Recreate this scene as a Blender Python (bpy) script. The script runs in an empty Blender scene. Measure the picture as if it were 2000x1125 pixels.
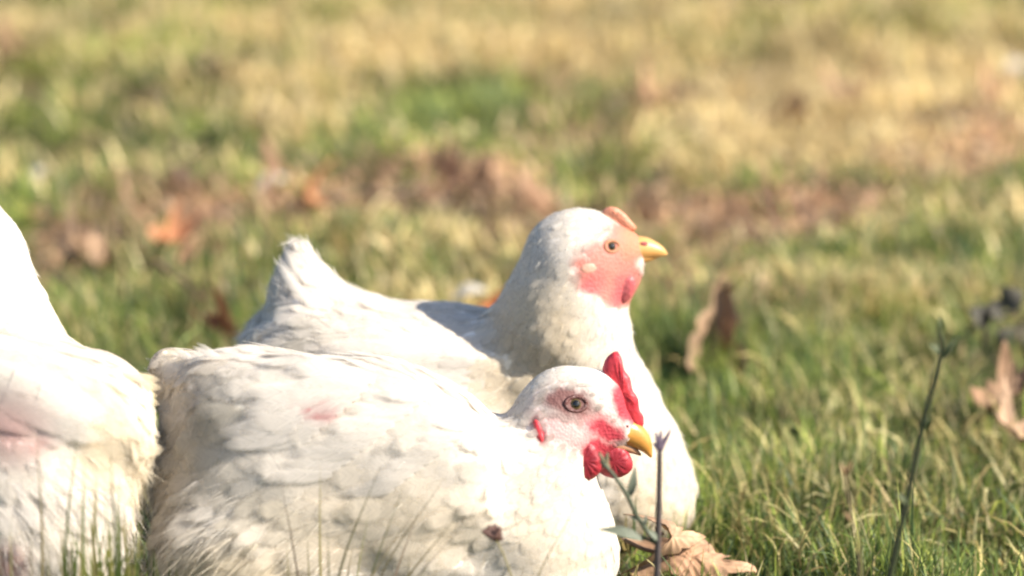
import bpy, math, random
import numpy as np
from mathutils import Vector
rng = np.random.default_rng(7)
random.seed(7)
R = math.radians
scn = bpy.context.scene
col = scn.collection

# ------------------------------------------------------------------ camera, sky, sun, exposure
CAM_H, PITCH, LENS = 1.125, R(13.0), 200.0
FPX = LENS / 36.0 * 2000.0                       # focal length in photograph pixels
cd = bpy.data.cameras.new('camera'); cam = bpy.data.objects.new('camera', cd); col.objects.link(cam)
cam.location = (0, 0, CAM_H); cam.rotation_euler = (R(90) - PITCH, 0, 0)
cd.lens = LENS; cd.sensor_width = 36.0; cd.clip_start = 0.1; cd.clip_end = 3000
cd.dof.use_dof = True; cd.dof.focus_distance = 3.95; cd.dof.aperture_fstop = 3.9
scn.camera = cam

SUN_EL, SUN_AZ = R(36.0), R(-19.0)               # azimuth measured from +x towards +y
sun_dir = Vector((math.cos(SUN_EL) * math.cos(SUN_AZ), math.cos(SUN_EL) * math.sin(SUN_AZ), math.sin(SUN_EL)))
w = bpy.data.worlds.new('World'); scn.world = w; w.use_nodes = True
nt = w.node_tree
sky = nt.nodes.new('ShaderNodeTexSky'); sky.sky_type = 'NISHITA'; sky.sun_disc = False
sky.sun_elevation = SUN_EL; sky.sun_rotation = math.atan2(sun_dir.x, sun_dir.y)
nt.links.new(sky.outputs[0], nt.nodes['Background'].inputs[0])
nt.nodes['Background'].inputs[1].default_value = 0.09
ld = bpy.data.lights.new('sun', 'SUN'); ld.energy = 4.6; ld.angle = R(0.5); ld.color = (1.0, 0.915, 0.79)
sun = bpy.data.objects.new('sun', ld); col.objects.link(sun)
sun.rotation_euler = sun_dir.to_track_quat('Z', 'Y').to_euler()
scn.view_settings.view_transform = 'Standard'; scn.view_settings.look = 'None'
scn.view_settings.exposure = 1.44; scn.view_settings.gamma = 1.0
scn.render.film_transparent = False
scn.cycles.pixel_filter_type = 'BLACKMAN_HARRIS'; scn.cycles.filter_width = 2.0
scn.cycles.max_bounces = 8; scn.cycles.transparent_max_bounces = 24

# ------------------------------------------------------------------ photograph pixels <-> place
CP, SP = math.cos(PITCH), math.sin(PITCH)
def pix(px, py, Y):
    u, v = (px - 1000.0) / FPX, (562.5 - py) / FPX
    t = Y / (CP + v * SP)
    return np.array([u * t, Y, CAM_H + t * (-SP + v * CP)])
def ray(px, py):
    u, v = (px - 1000.0) / FPX, (562.5 - py) / FPX
    d = np.array([u, CP + v * SP, -SP + v * CP]); return d / np.linalg.norm(d)
def gnd(px, py, z=0.0):
    d = ray(px, py); t = (z - CAM_H) / d[2]; return np.array([d[0] * t, d[1] * t, z])
def proj(P):
    P = np.asarray(P, float); q = P - np.array([0, 0, CAM_H])
    dep = q[..., 1] * CP - q[..., 2] * SP; up = q[..., 1] * SP + q[..., 2] * CP
    return 1000 + FPX * q[..., 0] / dep, 562.5 - FPX * up / dep
def scale_at(Y): return FPX / (Y * CP + (CAM_H - 0.12) * SP)

# ------------------------------------------------------------------ noise
_tab = np.random.default_rng(3).random((256, 256))
def vnoise(x, y, s=1.0, o=0):
    x = np.asarray(x, float) / s + 37.1 + o * 17.3; y = np.asarray(y, float) / s + 91.7 + o * 5.1
    xi, yi = np.floor(x).astype(int), np.floor(y).astype(int); fx, fy = x - xi, y - yi
    fx = fx * fx * (3 - 2 * fx); fy = fy * fy * (3 - 2 * fy)
    g = lambda a, b: _tab[a % 256, b % 256]
    return (g(xi, yi) * (1 - fx) + g(xi + 1, yi) * fx) * (1 - fy) + (g(xi, yi + 1) * (1 - fx) + g(xi + 1, yi + 1) * fx) * fy
def fnoise(x, y, s, o=0): return (vnoise(x, y, s, o) + .5 * vnoise(x, y, s / 2.1, o + 1) + .25 * vnoise(x, y, s / 4.3, o + 2)) / 1.75
def height(x, y): return 0.022 * (fnoise(x, y, 0.45, 4) - .5) + 0.012 * (vnoise(x, y, 0.13, 9) - .5)

# ------------------------------------------------------------------ mesh helpers
def mesh_np(name, V, groups, mat=None, smooth=True, attrs=None):
    """V (n,3); groups: list of (m,k) index arrays; attrs: name -> (n,) or (n,3) or (n,4)"""
    me = bpy.data.meshes.new(name); V = np.ascontiguousarray(V, np.float32)
    me.vertices.add(len(V)); me.vertices.foreach_set('co', V.ravel())
    idx = np.concatenate([np.asarray(g).ravel() for g in groups]).astype(np.int32)
    tot = np.concatenate([np.full(len(g), np.asarray(g).shape[1]) for g in groups]).astype(np.int32)
    st = np.concatenate([[0], np.cumsum(tot)[:-1]]).astype(np.int32)
    me.loops.add(len(idx)); me.loops.foreach_set('vertex_index', idx)
    me.polygons.add(len(tot)); me.polygons.foreach_set('loop_start', st)
    try: me.polygons.foreach_set('loop_total', tot)
    except Exception: pass
    me.polygons.foreach_set('use_smooth', np.full(len(tot), smooth, bool))
    for k, a in (attrs or {}).items():
        a = np.asarray(a, np.float32)
        if a.ndim == 1:
            at = me.attributes.new(k, 'FLOAT', 'POINT'); at.data.foreach_set('value', a)
        else:
            if a.shape[1] == 3: a = np.concatenate([a, np.ones((len(a), 1), np.float32)], 1)
            at = me.attributes.new(k, 'FLOAT_COLOR', 'POINT'); at.data.foreach_set('color', np.ascontiguousarray(a).ravel())
    me.update(calc_edges=True); me.validate()
    if mat: me.materials.append(mat)
    return me
def link(name, me, parent=None, kind=None):
    o = bpy.data.objects.new(name, me); col.objects.link(o)
    if parent: o.parent = parent
    if kind: o['kind'] = kind
    return o
def tag(o, label, cat, group=None):
    o['label'] = label; o['category'] = cat
    if group: o['group'] = group
    return o
def thing(name, loc, label, cat, group=None):
    o = bpy.data.objects.new(name, None); o.empty_display_size = .02; col.objects.link(o); o.location = loc
    return tag(o, label, cat, group)
def tube(pts, rad, n=8, rad2=None, side=(0, 1, 0)):
    """lofted tube; rad across the curve, rad2 along `side`"""
    P = np.asarray(pts, float); r = np.asarray(rad, float); r2 = r if rad2 is None else np.asarray(rad2, float)
    T = np.gradient(P, axis=0); T /= np.linalg.norm(T, axis=1)[:, None]
    S = np.tile(np.asarray(side, float), (len(P), 1)); S -= (S * T).sum(1)[:, None] * T; S /= np.linalg.norm(S, axis=1)[:, None]
    U = np.cross(T, S); a = np.arange(n) / n * 2 * np.pi
    V = P[:, None] + U[:, None] * (np.cos(a)[None, :, None] * r[:, None, None]) + S[:, None] * (np.sin(a)[None, :, None] * r2[:, None, None])
    V = V.reshape(-1, 3); m = len(P); Q = []
    for i in range(m - 1):
        for j in range(n): Q.append((i * n + j, i * n + (j + 1) % n, (i + 1) * n + (j + 1) % n, (i + 1) * n + j))
    V = np.concatenate([V, P[:1], P[-1:]]); t = [(m * n, (j + 1) % n, j) for j in range(n)] + [(m * n + 1, (m - 1) * n + j, (m - 1) * n + (j + 1) % n) for j in range(n)]
    return V, [np.array(Q), np.array(t)]
def spline(pts, n):
    P = np.asarray(pts, float); P = np.vstack([2 * P[0] - P[1], P, 2 * P[-1] - P[-2]]); out = []
    for s in np.linspace(0, len(P) - 3 - 1e-9, n):
        i = int(s); t = s - i; a, b, c, d = P[i:i + 4]
        out.append(.5 * (2 * b + (c - a) * t + (2 * a - 5 * b + 4 * c - d) * t * t + (3 * b - a - 3 * c + d) * t ** 3))
    return np.array(out)
def uvsphere(r, n=16, m=10, sc=(1, 1, 1)):
    V = []; Q = []; T = []
    for i in range(1, m):
        t = math.pi * i / m
        for j in range(n):
            a = 2 * math.pi * j / n; V.append((math.sin(t) * math.cos(a), math.sin(t) * math.sin(a), math.cos(t)))
    V += [(0, 0, 1), (0, 0, -1)]
    for i in range(m - 2):
        for j in range(n): Q.append((i * n + j, (i + 1) * n + j, (i + 1) * n + (j + 1) % n, i * n + (j + 1) % n))
    for j in range(n): T += [(len(V) - 2, j, (j + 1) % n), (len(V) - 1, (m - 2) * n + (j + 1) % n, (m - 2) * n + j)]
    return np.array(V) * r * np.array(sc), [np.array(Q), np.array(T)]
def frame(n, up=(0, 0, 1)):
    n = n / np.linalg.norm(n); a = np.cross(up, n); a /= np.linalg.norm(a); return np.array([a, np.cross(n, a), n])

# ------------------------------------------------------------------ materials
def mat(name):
    m = bpy.data.materials.new(name); m.use_nodes = True; t = m.node_tree
    return m, t, t.nodes['Principled BSDF'], t.nodes['Material Output']
def add_translucent(t, bs, out, color_socket, f, tint=None):
    tr = t.nodes.new('ShaderNodeBsdfTranslucent'); mx = t.nodes.new('ShaderNodeMixShader'); mx.inputs[0].default_value = f
    t.links.new(color_socket, tr.inputs[0]); t.links.new(bs.outputs[0], mx.inputs[1]); t.links.new(tr.outputs[0], mx.inputs[2])
    t.links.new(mx.outputs[0], out.inputs[0])
def attr_mat(name, rough=.6, trans=.3, spec=.2, noise=0, nscale=300):
    m, t, b, o = mat(name); a = t.nodes.new('ShaderNodeAttribute'); a.attribute_name = 'col'; c = a.outputs[0]
    if noise:
        n = t.nodes.new('ShaderNodeTexNoise'); n.inputs['Scale'].default_value = nscale; n.inputs['Detail'].default_value = 4
        tc = t.nodes.new('ShaderNodeTexCoord'); t.links.new(tc.outputs['Object'], n.inputs[0])
        mr = t.nodes.new('ShaderNodeMapRange'); mr.inputs[1].default_value = .25; mr.inputs[2].default_value = .75; mr.inputs[3].default_value = 1 - noise; mr.inputs[4].default_value = 1 + noise * .6
        t.links.new(n.outputs[0], mr.inputs[0]); x = t.nodes.new('ShaderNodeVectorMath'); x.operation = 'MULTIPLY'
        t.links.new(c, x.inputs[0]); t.links.new(mr.outputs[0], x.inputs[1]); c = x.outputs[0]
    t.links.new(c, b.inputs['Base Color']); b.inputs['Roughness'].default_value = rough; b.inputs['Specular IOR Level'].default_value = spec
    if trans: add_translucent(t, b, o, c, trans)
    return m
def skin_mat(name, c1, c2, scale, rough=.45, bump=.4, sss=.0, spec=.4):
    m, t, b, o = mat(name); tc = t.nodes.new('ShaderNodeTexCoord'); n = t.nodes.new('ShaderNodeTexNoise'); n.inputs['Scale'].default_value = scale; n.inputs['Detail'].default_value = 5
    t.links.new(tc.outputs['Object'], n.inputs[0]); r = t.nodes.new('ShaderNodeValToRGB'); r.color_ramp.elements[0].position = .3; r.color_ramp.elements[1].position = .7
    r.color_ramp.elements[0].color = (*c1, 1); r.color_ramp.elements[1].color = (*c2, 1); t.links.new(n.outputs[0], r.inputs[0]); t.links.new(r.outputs[0], b.inputs['Base Color'])
    v = t.nodes.new('ShaderNodeTexVoronoi'); v.inputs['Scale'].default_value = scale * 3; t.links.new(tc.outputs['Object'], v.inputs[0])
    bp = t.nodes.new('ShaderNodeBump'); bp.inputs['Strength'].default_value = bump; bp.inputs['Distance'].default_value = .0012; t.links.new(v.outputs[0], bp.inputs['Height']); t.links.new(bp.outputs[0], b.inputs['Normal'])
    b.inputs['Roughness'].default_value = rough; b.inputs['Specular IOR Level'].default_value = spec
    if sss: b.inputs['Subsurface Weight'].default_value = sss; b.inputs['Subsurface Radius'].default_value = (.004, .0012, .0008); b.inputs['Subsurface Scale'].default_value = 1.0
    return m
M_feather = attr_mat('feather', .75, .22, .12, noise=.06, nscale=180)
def frayed_mat():
    m = attr_mat('feather_vane', .8, .36, .05, noise=.05, nscale=180); t = m.node_tree; out = t.nodes['Material Output']; src = out.inputs[0].links[0].from_socket
    a = t.nodes.new('ShaderNodeAttribute'); a.attribute_name = 'vane'; sp = t.nodes.new('ShaderNodeSeparateColor'); t.links.new(a.outputs[0], sp.inputs[0])     # u along, edge 0..1, random
    def mth(op, x, y=None, cl=False):
        n = t.nodes.new('ShaderNodeMath'); n.operation = op; n.use_clamp = cl
        for i, q in enumerate((x, y)):
            if q is None: continue
            if isinstance(q, (int, float)): n.inputs[i].default_value = q
            else: t.links.new(q, n.inputs[i])
        return n.outputs[0]
    u, e, r = sp.outputs[0], sp.outputs[1], sp.outputs[2]
    barb = mth('ADD', mth('MULTIPLY', mth('ADD', u, mth('MULTIPLY', e, .35)), 22.0), mth('MULTIPLY', r, 200.0))
    n = t.nodes.new('ShaderNodeTexNoise'); n.noise_dimensions = '1D'; n.inputs['Scale'].default_value = 1.0; n.inputs['Detail'].default_value = 2; t.links.new(barb, n.inputs['W'])
    reach = mth('SUBTRACT', e, mth('MULTIPLY', mth('SUBTRACT', n.outputs[0], .25), .9)); al = mth('MULTIPLY', mth('ADD', reach, .12), 3.0, True)
    tipf = mth('MULTIPLY', mth('SUBTRACT', 1.02, u), 3.2, True); al = mth('MULTIPLY', mth('MULTIPLY', al, tipf), mth('ADD', mth('MULTIPLY', n.outputs[0], .8), .34))
    tr = t.nodes.new('ShaderNodeBsdfTransparent'); mx = t.nodes.new('ShaderNodeMixShader'); t.links.new(al, mx.inputs[0]); t.links.new(tr.outputs[0], mx.inputs[1]); t.links.new(src, mx.inputs[2]); t.links.new(mx.outputs[0], out.inputs[0])
    return m
M_vane = frayed_mat()
M_body = attr_mat('hen_skin', .6, 0, .2, noise=.10, nscale=420)
_t = M_body.node_tree; _v = _t.nodes.new('ShaderNodeTexVoronoi'); _v.inputs['Scale'].default_value = 520; _c = _t.nodes.new('ShaderNodeTexCoord'); _b = _t.nodes.new('ShaderNodeBump'); _a = _t.nodes.new('ShaderNodeAttribute'); _a.attribute_name = 'bare'; _t.links.new(_a.outputs['Fac'], _b.inputs['Strength']); _b.inputs['Distance'].default_value = .0008
_t.links.new(_c.outputs['Object'], _v.inputs[0]); _t.links.new(_v.outputs[0], _b.inputs['Height']); _t.links.new(_b.outputs[0], _t.nodes['Principled BSDF'].inputs['Normal'])
M_grass = attr_mat('grass_blade', .5, .42, .3)
M_leaf = attr_mat('dry_leaf', .65, .25, .2, noise=.35, nscale=90)
M_stem = attr_mat('weed', .6, .1, .2, noise=.25, nscale=400)
M_comb = skin_mat('comb_red', (.40, .018, .032), (.52, .045, .055), 90, .5, .25, .3)
M_comb_pale = skin_mat('comb_pale', (.44, .17, .10), (.50, .22, .14), 160, .45, .4, .15)
M_wattle = skin_mat('wattle_red', (.19, .010, .020), (.34, .026, .038), 90, .5, .25, .2)
M_wattle_pale = skin_mat('wattle_pink', (.36, .06, .07), (.42, .11, .11), 160, .5, .4, .15)
M_lobe = skin_mat('ear_lobe', (.44, .21, .15), (.48, .27, .20), 200, .5, .3, .15)
M_beak = skin_mat('beak_horn', (.36, .145, .028), (.46, .235, .055), 70, .35, .08, .1)
M_beak_pale = skin_mat('beak_horn_pale', (.44, .22, .065), (.50, .30, .11), 70, .4, .08, .1)
M_beak_dark = skin_mat('beak_horn_dark', (.20, .10, .06), (.42, .22, .12), 90, .4, .1)
M_lid = skin_mat('eyelid', (.05, .017, .015), (.10, .03, .026), 300, .5, .4)
M_lid_pale = skin_mat('eyelid_pale', (.28, .11, .05), (.33, .15, .08), 300, .5, .4)
M_iris = skin_mat('iris', (.05, .036, .014), (.10, .07, .03), 900, .08, 0, 0, .5)
M_pupil = skin_mat('pupil', (.004, .004, .004), (.008, .007, .006), 100, .05, 0, 0, .6)

PATCH = [  # centre and radii in photograph pixels on the ground, kind, strength
    (1650, 220, 430, 95, 'dry', .95), (1800, 110, 260, 55, 'dry', .7), (760, 120, 230, 60, 'dry', .8), (500, 205, 120, 45, 'dry', .6), (1150, 90, 260, 55, 'dry', .8), (520, 50, 70, 55, 'dry', .7), (1330, 60, 90, 60, 'dry', .5),
    (1450, 405, 280, 60, 'litter', 1.0), (940, 390, 150, 55, 'litter', .9), (470, 375, 170, 45, 'litter', .95), (235, 490, 140, 55, 'litter', .95), (690, 395, 120, 40, 'litter', .8), (1130, 280, 70, 26, 'litter', .6), (1850, 285, 190, 40, 'litter', .7), (1040, 440, 180, 50, 'litter', .7), (640, 345, 200, 30, 'litter', .6), (1600, 560, 160, 40, 'dry', .5), (1300, 520, 120, 50, 'litter', .5), (330, 420, 120, 40, 'litter', .5), (1400, 600, 70, 60, 'litter', .6), (1960, 740, 70, 60, 'litter', .6), (420, 590, 60, 50, 'litter', .5),
    (970, 220, 280, 50, 'green', .95), (760, 270, 200, 40, 'green', .7), (230, 95, 170, 40, 'lime', .8), (600, 30, 230, 40, 'lime', .8), (1480, 40, 200, 40, 'lime', .8), (1850, 40, 200, 40, 'lime', .6), (120, 430, 130, 45, 'green', .8), (350, 290, 320, 40, 'green', .55), (1700, 340, 330, 36, 'green', .85), (1650, 520, 330, 70, 'green', .6), (40, 230, 80, 70, 'green', .6), (1150, 350, 160, 30, 'green', .6), (650, 430, 90, 30, 'green', .5), (1350, 800, 90, 200, 'green', .5)]
PK = []
for (a, b_, ra, rb, kd, s_) in PATCH:
    c = gnd(a, b_); PK.append((c[0], c[1], abs(gnd(a + ra, b_)[0] - c[0]), abs(gnd(a, b_ - rb)[1] - gnd(a, b_ + rb)[1]) / 2, kd, s_))
def patch_weights(x, y):
    wx = x + .07 * (vnoise(x, y, .11, 21) - .5) * 2; wy = y + .12 * (vnoise(x, y, .13, 22) - .5) * 2; out = {k: np.zeros(len(x)) for k in ('dry', 'litter', 'green', 'lime')}
    for (cx, cy, ra, rb, kd, s_) in PK:
        r = np.sqrt(((wx - cx) / ra) ** 2 + ((wy - cy) / rb) ** 2); out[kd] = np.maximum(out[kd], s_ * np.clip((1.25 - r) / .5, 0, 1))
    return out
# ------------------------------------------------------------------ ground sheet
def axis(lo, hi, step, far):
    a = np.arange(lo, hi + 1e-6, step); g = step * 1.35 ** np.arange(1, 26); g = np.cumsum(g); g = g[g < far]; g = np.append(g, far)
    return np.concatenate([(lo - g)[::-1], a, hi + g])
gx, gy = axis(-1.6, 1.6, .03, 900), axis(2.8, 7.6, .03, 900)
GX, GY = np.meshgrid(gx, gy, indexing='ij'); GZ = height(GX, GY) - .004
nx, ny = len(gx), len(gy); I = (np.arange(nx - 1)[:, None] * ny + np.arange(ny - 1)[None]).ravel()
m, t, b, o = mat('soil_thatch'); tc = t.nodes.new('ShaderNodeTexCoord')
n1 = t.nodes.new('ShaderNodeTexNoise'); n1.inputs['Scale'].default_value = 3.2; n1.inputs['Detail'].default_value = 6
n2 = t.nodes.new('ShaderNodeTexNoise'); n2.inputs['Scale'].default_value = 90; n2.inputs['Detail'].default_value = 6; n2.inputs['Roughness'].default_value = .7
for n in (n1, n2): t.links.new(tc.outputs['Object'], n.inputs[0])
r1 = t.nodes.new('ShaderNodeAttribute'); r1.attribute_name = 'col'
r2 = t.nodes.new('ShaderNodeValToRGB'); e = r2.color_ramp.elements
e[0].position, e[0].color, e[1].position, e[1].color = .3, (.25, .22, .2, 1), .7, (1.35, 1.3, 1.2, 1)
x = t.nodes.new('ShaderNodeVectorMath'); x.operation = 'MULTIPLY'
t.links.new(n2.outputs[0], r2.inputs[0]); t.links.new(r1.outputs[0], x.inputs[0]); t.links.new(r2.outputs[0], x.inputs[1]); t.links.new(x.outputs[0], b.inputs['Base Color'])
bp = t.nodes.new('ShaderNodeBump'); bp.inputs['Strength'].default_value = .8; bp.inputs['Distance'].default_value = .01; t.links.new(n2.outputs[0], bp.inputs['Height']); t.links.new(bp.outputs[0], b.inputs['Normal']); b.inputs['Roughness'].default_value = .9; b.inputs['Specular IOR Level'].default_value = .1
_x, _y = GX.ravel(), GY.ravel(); _p = patch_weights(_x, _y); _n = fnoise(_x, _y, .3, 81)[:, None]; gc = np.array([.10, .095, .045]) * (1 - _n) + np.array([.20, .155, .08]) * _n      # thatch, bare soil and straw
for kd, cc in (('green', (.07, .085, .03)), ('lime', (.20, .19, .06)), ('dry', (.42, .33, .18)), ('litter', (.34, .235, .155))): gc = gc * (1 - _p[kd][:, None]) + np.array(cc) * _p[kd][:, None]
g = link('ground', mesh_np('ground', np.stack([GX, GY, GZ], -1).reshape(-1, 3), [np.stack([I, I + ny, I + ny + 1, I + 1], 1)], m, attrs={'col': gc})); g['kind'] = 'structure'; g['label'] = 'sunlit pasture soil with dry thatch under the grass'; 

# ------------------------------------------------------------------ hens: a smooth union of ellipsoids and tapered limbs, meshed, then feathered
class Hen:
    def __init__(s, Y0):
        s.Y0 = Y0; s.S = scale_at(Y0); s.ks = []; s.Yh = Y0; s.zh = (9, 10); s.head = np.zeros(3); s.head_r = .07; s.pr = []; s.flow = []; s.len = []
    def E(s, px, py, a, b, c, rot=0, dY=0, yaw=0, flow=(-1, 0, 0), L=20):
        C = pix(px, py, s.Y0 + dY); q, y = R(rot), R(yaw)
        ry = np.array([[math.cos(q), 0, -math.sin(q)], [0, 1, 0], [math.sin(q), 0, math.cos(q)]])
        rz = np.array([[math.cos(y), -math.sin(y), 0], [math.sin(y), math.cos(y), 0], [0, 0, 1]])
        s.pr.append(('E', C, np.array([a, c, b]) / s.S, rz @ ry)); s._f(flow, L)
    def C(s, p1, r1, p2, r2, flow=(-1, 0, 0), L=14, dY=0, dY2=None):
        s.pr.append(('C', pix(*p1, s.Y0 + dY), r1 / s.S, pix(*p2, s.Y0 + (dY if dY2 is None else dY2)), r2 / s.S)); s._f(flow, L)
    def _f(s, flow, L):
        f = np.array([flow[0], flow[2], flow[1]], float); s.flow.append(f / np.linalg.norm(f)); s.len.append(L / 1000); s.ks.append(np.interp(L, [4, 8, 11, 24], [.010, .016, .022, .045]))
    def each(s, P):
        D = []
        for p in s.pr:
            if p[0] == 'E':
                q = (P - p[1]) @ p[3]; k0 = np.linalg.norm(q / p[2], axis=-1); k1 = np.linalg.norm(q / p[2] ** 2, axis=-1)
                D.append(k0 * (k0 - 1) / np.maximum(k1, 1e-9))
            else:
                a, b = p[1], p[3]; ab = b - a; t = np.clip(((P - a) @ ab) / (ab @ ab), 0, 1)
                D.append(np.linalg.norm(P - a - t[..., None] * ab, axis=-1) - (p[2] + (p[4] - p[2]) * t))
        return np.stack(D, -1)
    def ruffle(s, P):
        m = np.clip((np.linalg.norm(P - s.head, axis=-1) - s.head_r) / .05, 0.06, 1); x, y, z = P[..., 0], P[..., 1], P[..., 2]; o = s.Y0 * 9
        w1 = np.sin(38 * x + 15 * z + 1.8 * np.sin(52 * z + o) + o) * np.sin(66 * z + 21 * y + 1.5 * np.sin(41 * x) + 2 * o) * np.sin(45 * y + 14 * x + o)
        w2 = np.sin(70 * x + 90 * z + 2.2 * np.sin(80 * z - 30 * x + o)) * np.sin(190 * z - 50 * x + 80 * y + 2 * np.sin(90 * y))
        w3 = np.sin(120 * x + 150 * z + 2 * np.sin(140 * y + o)) * np.sin(420 * z - 70 * x + 2 * np.sin(160 * x + 120 * y))
        return m * (.0026 * w1 + .0007 * w2 + .00022 * w3)
    def d(s, P):
        D = s.each(P); d = D[..., 0]
        for i in range(1, D.shape[-1]):                                           # polynomial smooth union, tighter for small pieces
            k = s.ks[i]; h = np.maximum(k - np.abs(d - D[..., i]), 0) / k; d = np.minimum(d, D[..., i]) - h * h * k * .25
        d = d - s.ruffle(P); f = .006 - P[..., 2]; h = np.clip(.5 + .5 * (d - f) / .02, 0, 1)          # flattened where it sits
        return d * h + f * (1 - h) + .02 * h * (1 - h)
    def grad(s, P, e=.0008):
        G = np.stack([s.d(P + np.eye(3)[i] * e) - s.d(P - np.eye(3)[i] * e) for i in range(3)], -1)
        return G / np.maximum(np.linalg.norm(G, axis=-1, keepdims=True), 1e-9)
    def weights(s, P, k=.02):
        D = s.each(P); w = np.exp(-(D - D.min(-1, keepdims=True)) / k); return w / w.sum(-1, keepdims=True)
    def snap(s, P, off=0, it=2):
        for _ in range(it): P = P - s.grad(P) * (s.d(P) - off)[..., None] * .9
        return P
    def hit(s, px, py):
        o = np.array([0, 0, CAM_H]); dr = ray(px, py); t = s.Y0 - .35
        for _ in range(90):
            dd = float(s.d((o + dr * t)[None])[0]); t += dd * .8
            if abs(dd) < 2e-5: break
        p = o + dr * t; return p, s.grad(p[None])[0]
    def near_px(s, P):
        Q = np.array(P, float); pl = s.Y0 + (s.Yh - s.Y0) * np.clip((Q[..., 2] - s.zh[0]) / (s.zh[1] - s.zh[0]), 0, 1); Q[..., 1] = pl - np.abs(Q[..., 1] - pl); return proj(Q)
    def bounds(s):
        lo, hi = [], []
        for p in s.pr:
            if p[0] == 'E': r = p[2].max(); lo.append(p[1] - r); hi.append(p[1] + r)
            else: lo += [p[1] - p[2], p[3] - p[4]]; hi += [p[1] + p[2], p[3] + p[4]]
        lo, hi = np.min(lo, 0) - .03, np.max(hi, 0) + .03; lo[2] = -.01; return lo, hi
    def surface(s, h=.0034):
        lo, hi = s.bounds(); n = np.ceil((hi - lo) / h).astype(int) + 1
        ax = [lo[i] + h * np.arange(n[i]) for i in range(3)]
        G = np.stack(np.meshgrid(*ax, indexing='ij'), -1); F = np.empty(G.shape[:3])
        for i in range(n[0]): F[i] = s.d(G[i])
        ins = F < 0; c = np.zeros(tuple(n - 1), int)
        for a in (0, 1):
            for b_ in (0, 1):
                for d_ in (0, 1): c += ins[a:n[0] - 1 + a, b_:n[1] - 1 + b_, d_:n[2] - 1 + d_]
        act = (c > 0) & (c < 8); ids = -np.ones(act.shape, int); ids[act] = np.arange(act.sum())
        V = lo + (np.argwhere(act) + .5) * h; Q = []
        for a in range(3):
            b_, d_ = (a + 1) % 3, (a + 2) % 3; sl0 = [slice(None)] * 3; sl1 = [slice(None)] * 3; sl0[a] = slice(0, -1); sl1[a] = slice(1, None)
            A, B = ins[tuple(sl0)], ins[tuple(sl1)]; E = np.argwhere(A != B)
            ok = (E[:, b_] > 0) & (E[:, d_] > 0) & (E[:, b_] < n[b_] - 1) & (E[:, d_] < n[d_] - 1); E = E[ok]; sg = A[tuple(E.T)]
            eb, ed = np.eye(3, dtype=int)[b_], np.eye(3, dtype=int)[d_]
            q = np.stack([ids[tuple((E - o_).T)] for o_ in (eb + ed, ed, 0 * eb, eb)], 1)
            q[~sg] = q[~sg][:, ::-1]; Q.append(q)
        return s.snap(V, 0, 3), np.concatenate(Q)

def ell(px, py, cx, cy, rx, ry, rot=0, soft=.35):
    a = R(rot); dx, dy = px - cx, py - cy; u = (dx * math.cos(a) + dy * math.sin(a)) / rx; v = (-dx * math.sin(a) + dy * math.cos(a)) / ry
    return np.clip((1 + soft - np.sqrt(u * u + v * v)) / (2 * soft), 0, 1)

U5 = np.array([0, .2, .45, .7, .9, 1.0]); W5 = np.array([.35, .8, 1.0, .85, .48, .08])
def feathers(hen, P, T, L, Wd, lift, C, ragged=.0, hug=True):
    """curved vanes that follow the body; P base, T direction, L length, Wd half width, C colour"""
    N = len(P); n = hen.grad(P); T = T - (T * n).sum(1)[:, None] * n; T /= np.maximum(np.linalg.norm(T, axis=1), 1e-6)[:, None]; B = np.cross(n, T)
    X = P[:, None, None] + T[:, None, None] * (U5[None, :, None, None] * L[:, None, None, None]) \
        + B[:, None, None] * (W5[None, :, None, None] * np.array([-1, 0, 1])[None, None, :, None] * Wd[:, None, None, None])
    X = X.reshape(-1, 3); u = np.tile(np.repeat(U5, 3), N); mid = np.tile(np.tile([0., 1., 0.], len(U5)), N)
    Lr, lr = np.repeat(L, 18), np.repeat(lift, 18)
    if hug:
        off = .0003 + u ** 1.4 * Lr * lr + mid * .006 * Lr
        g = hen.grad(X); X = X + g * (off - hen.d(X))[:, None]
    else:
        X = X + np.repeat(n, 18, 0) * (u ** 1.5 * Lr * lr)[:, None]
    k = np.arange(N)[:, None, None] * 18; r = np.arange(5)[None, :, None] * 3; c_ = np.arange(2)[None, None, :]
    a = (k + r + c_).ravel(); Q = np.stack([a, a + 1, a + 4, a + 3], 1)
    CC = np.repeat(C, 18, 0) * (1 - .04 * mid * (u < .9))[:, None]
    vane = np.stack([u, mid, np.repeat(rng.random(N), 18)], 1); return X, Q, CC, vane
def tint(hen, X, CC, skin):
    sm, sc_ = skin(*hen.near_px(X)); return CC * (1 - .8 * sm[:, None]) + sc_ * .8 * sm[:, None]
def strands(hen, P, D, L, wd, C):
    N = len(P); side = np.cross(D, rng.normal(size=(N, 3))); side /= np.linalg.norm(side, axis=1)[:, None]
    n = hen.grad(P); U = np.array([0, .5, 1.0])
    ctr = P[:, None] + D[:, None] * (U[None, :, None] * L[:, None, None]) + np.array([0, 0, -1])[None, None] * (U ** 2)[None, :, None] * (L * .18)[:, None, None]
    A = ctr[:, :2] - side[:, None] * wd[:, None, None] * np.array([1, .7])[None, :, None]; B = ctr[:, :2] + side[:, None] * wd[:, None, None] * np.array([1, .7])[None, :, None]
    X = np.stack([A[:, 0], B[:, 0], A[:, 1], B[:, 1], ctr[:, 2]], 1).reshape(-1, 3); k = np.arange(N) * 5
    return X, np.stack([k, k + 1, k + 3, k + 2], 1), np.stack([k + 2, k + 3, k + 4], 1), np.repeat(C, 5, 0)

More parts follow.
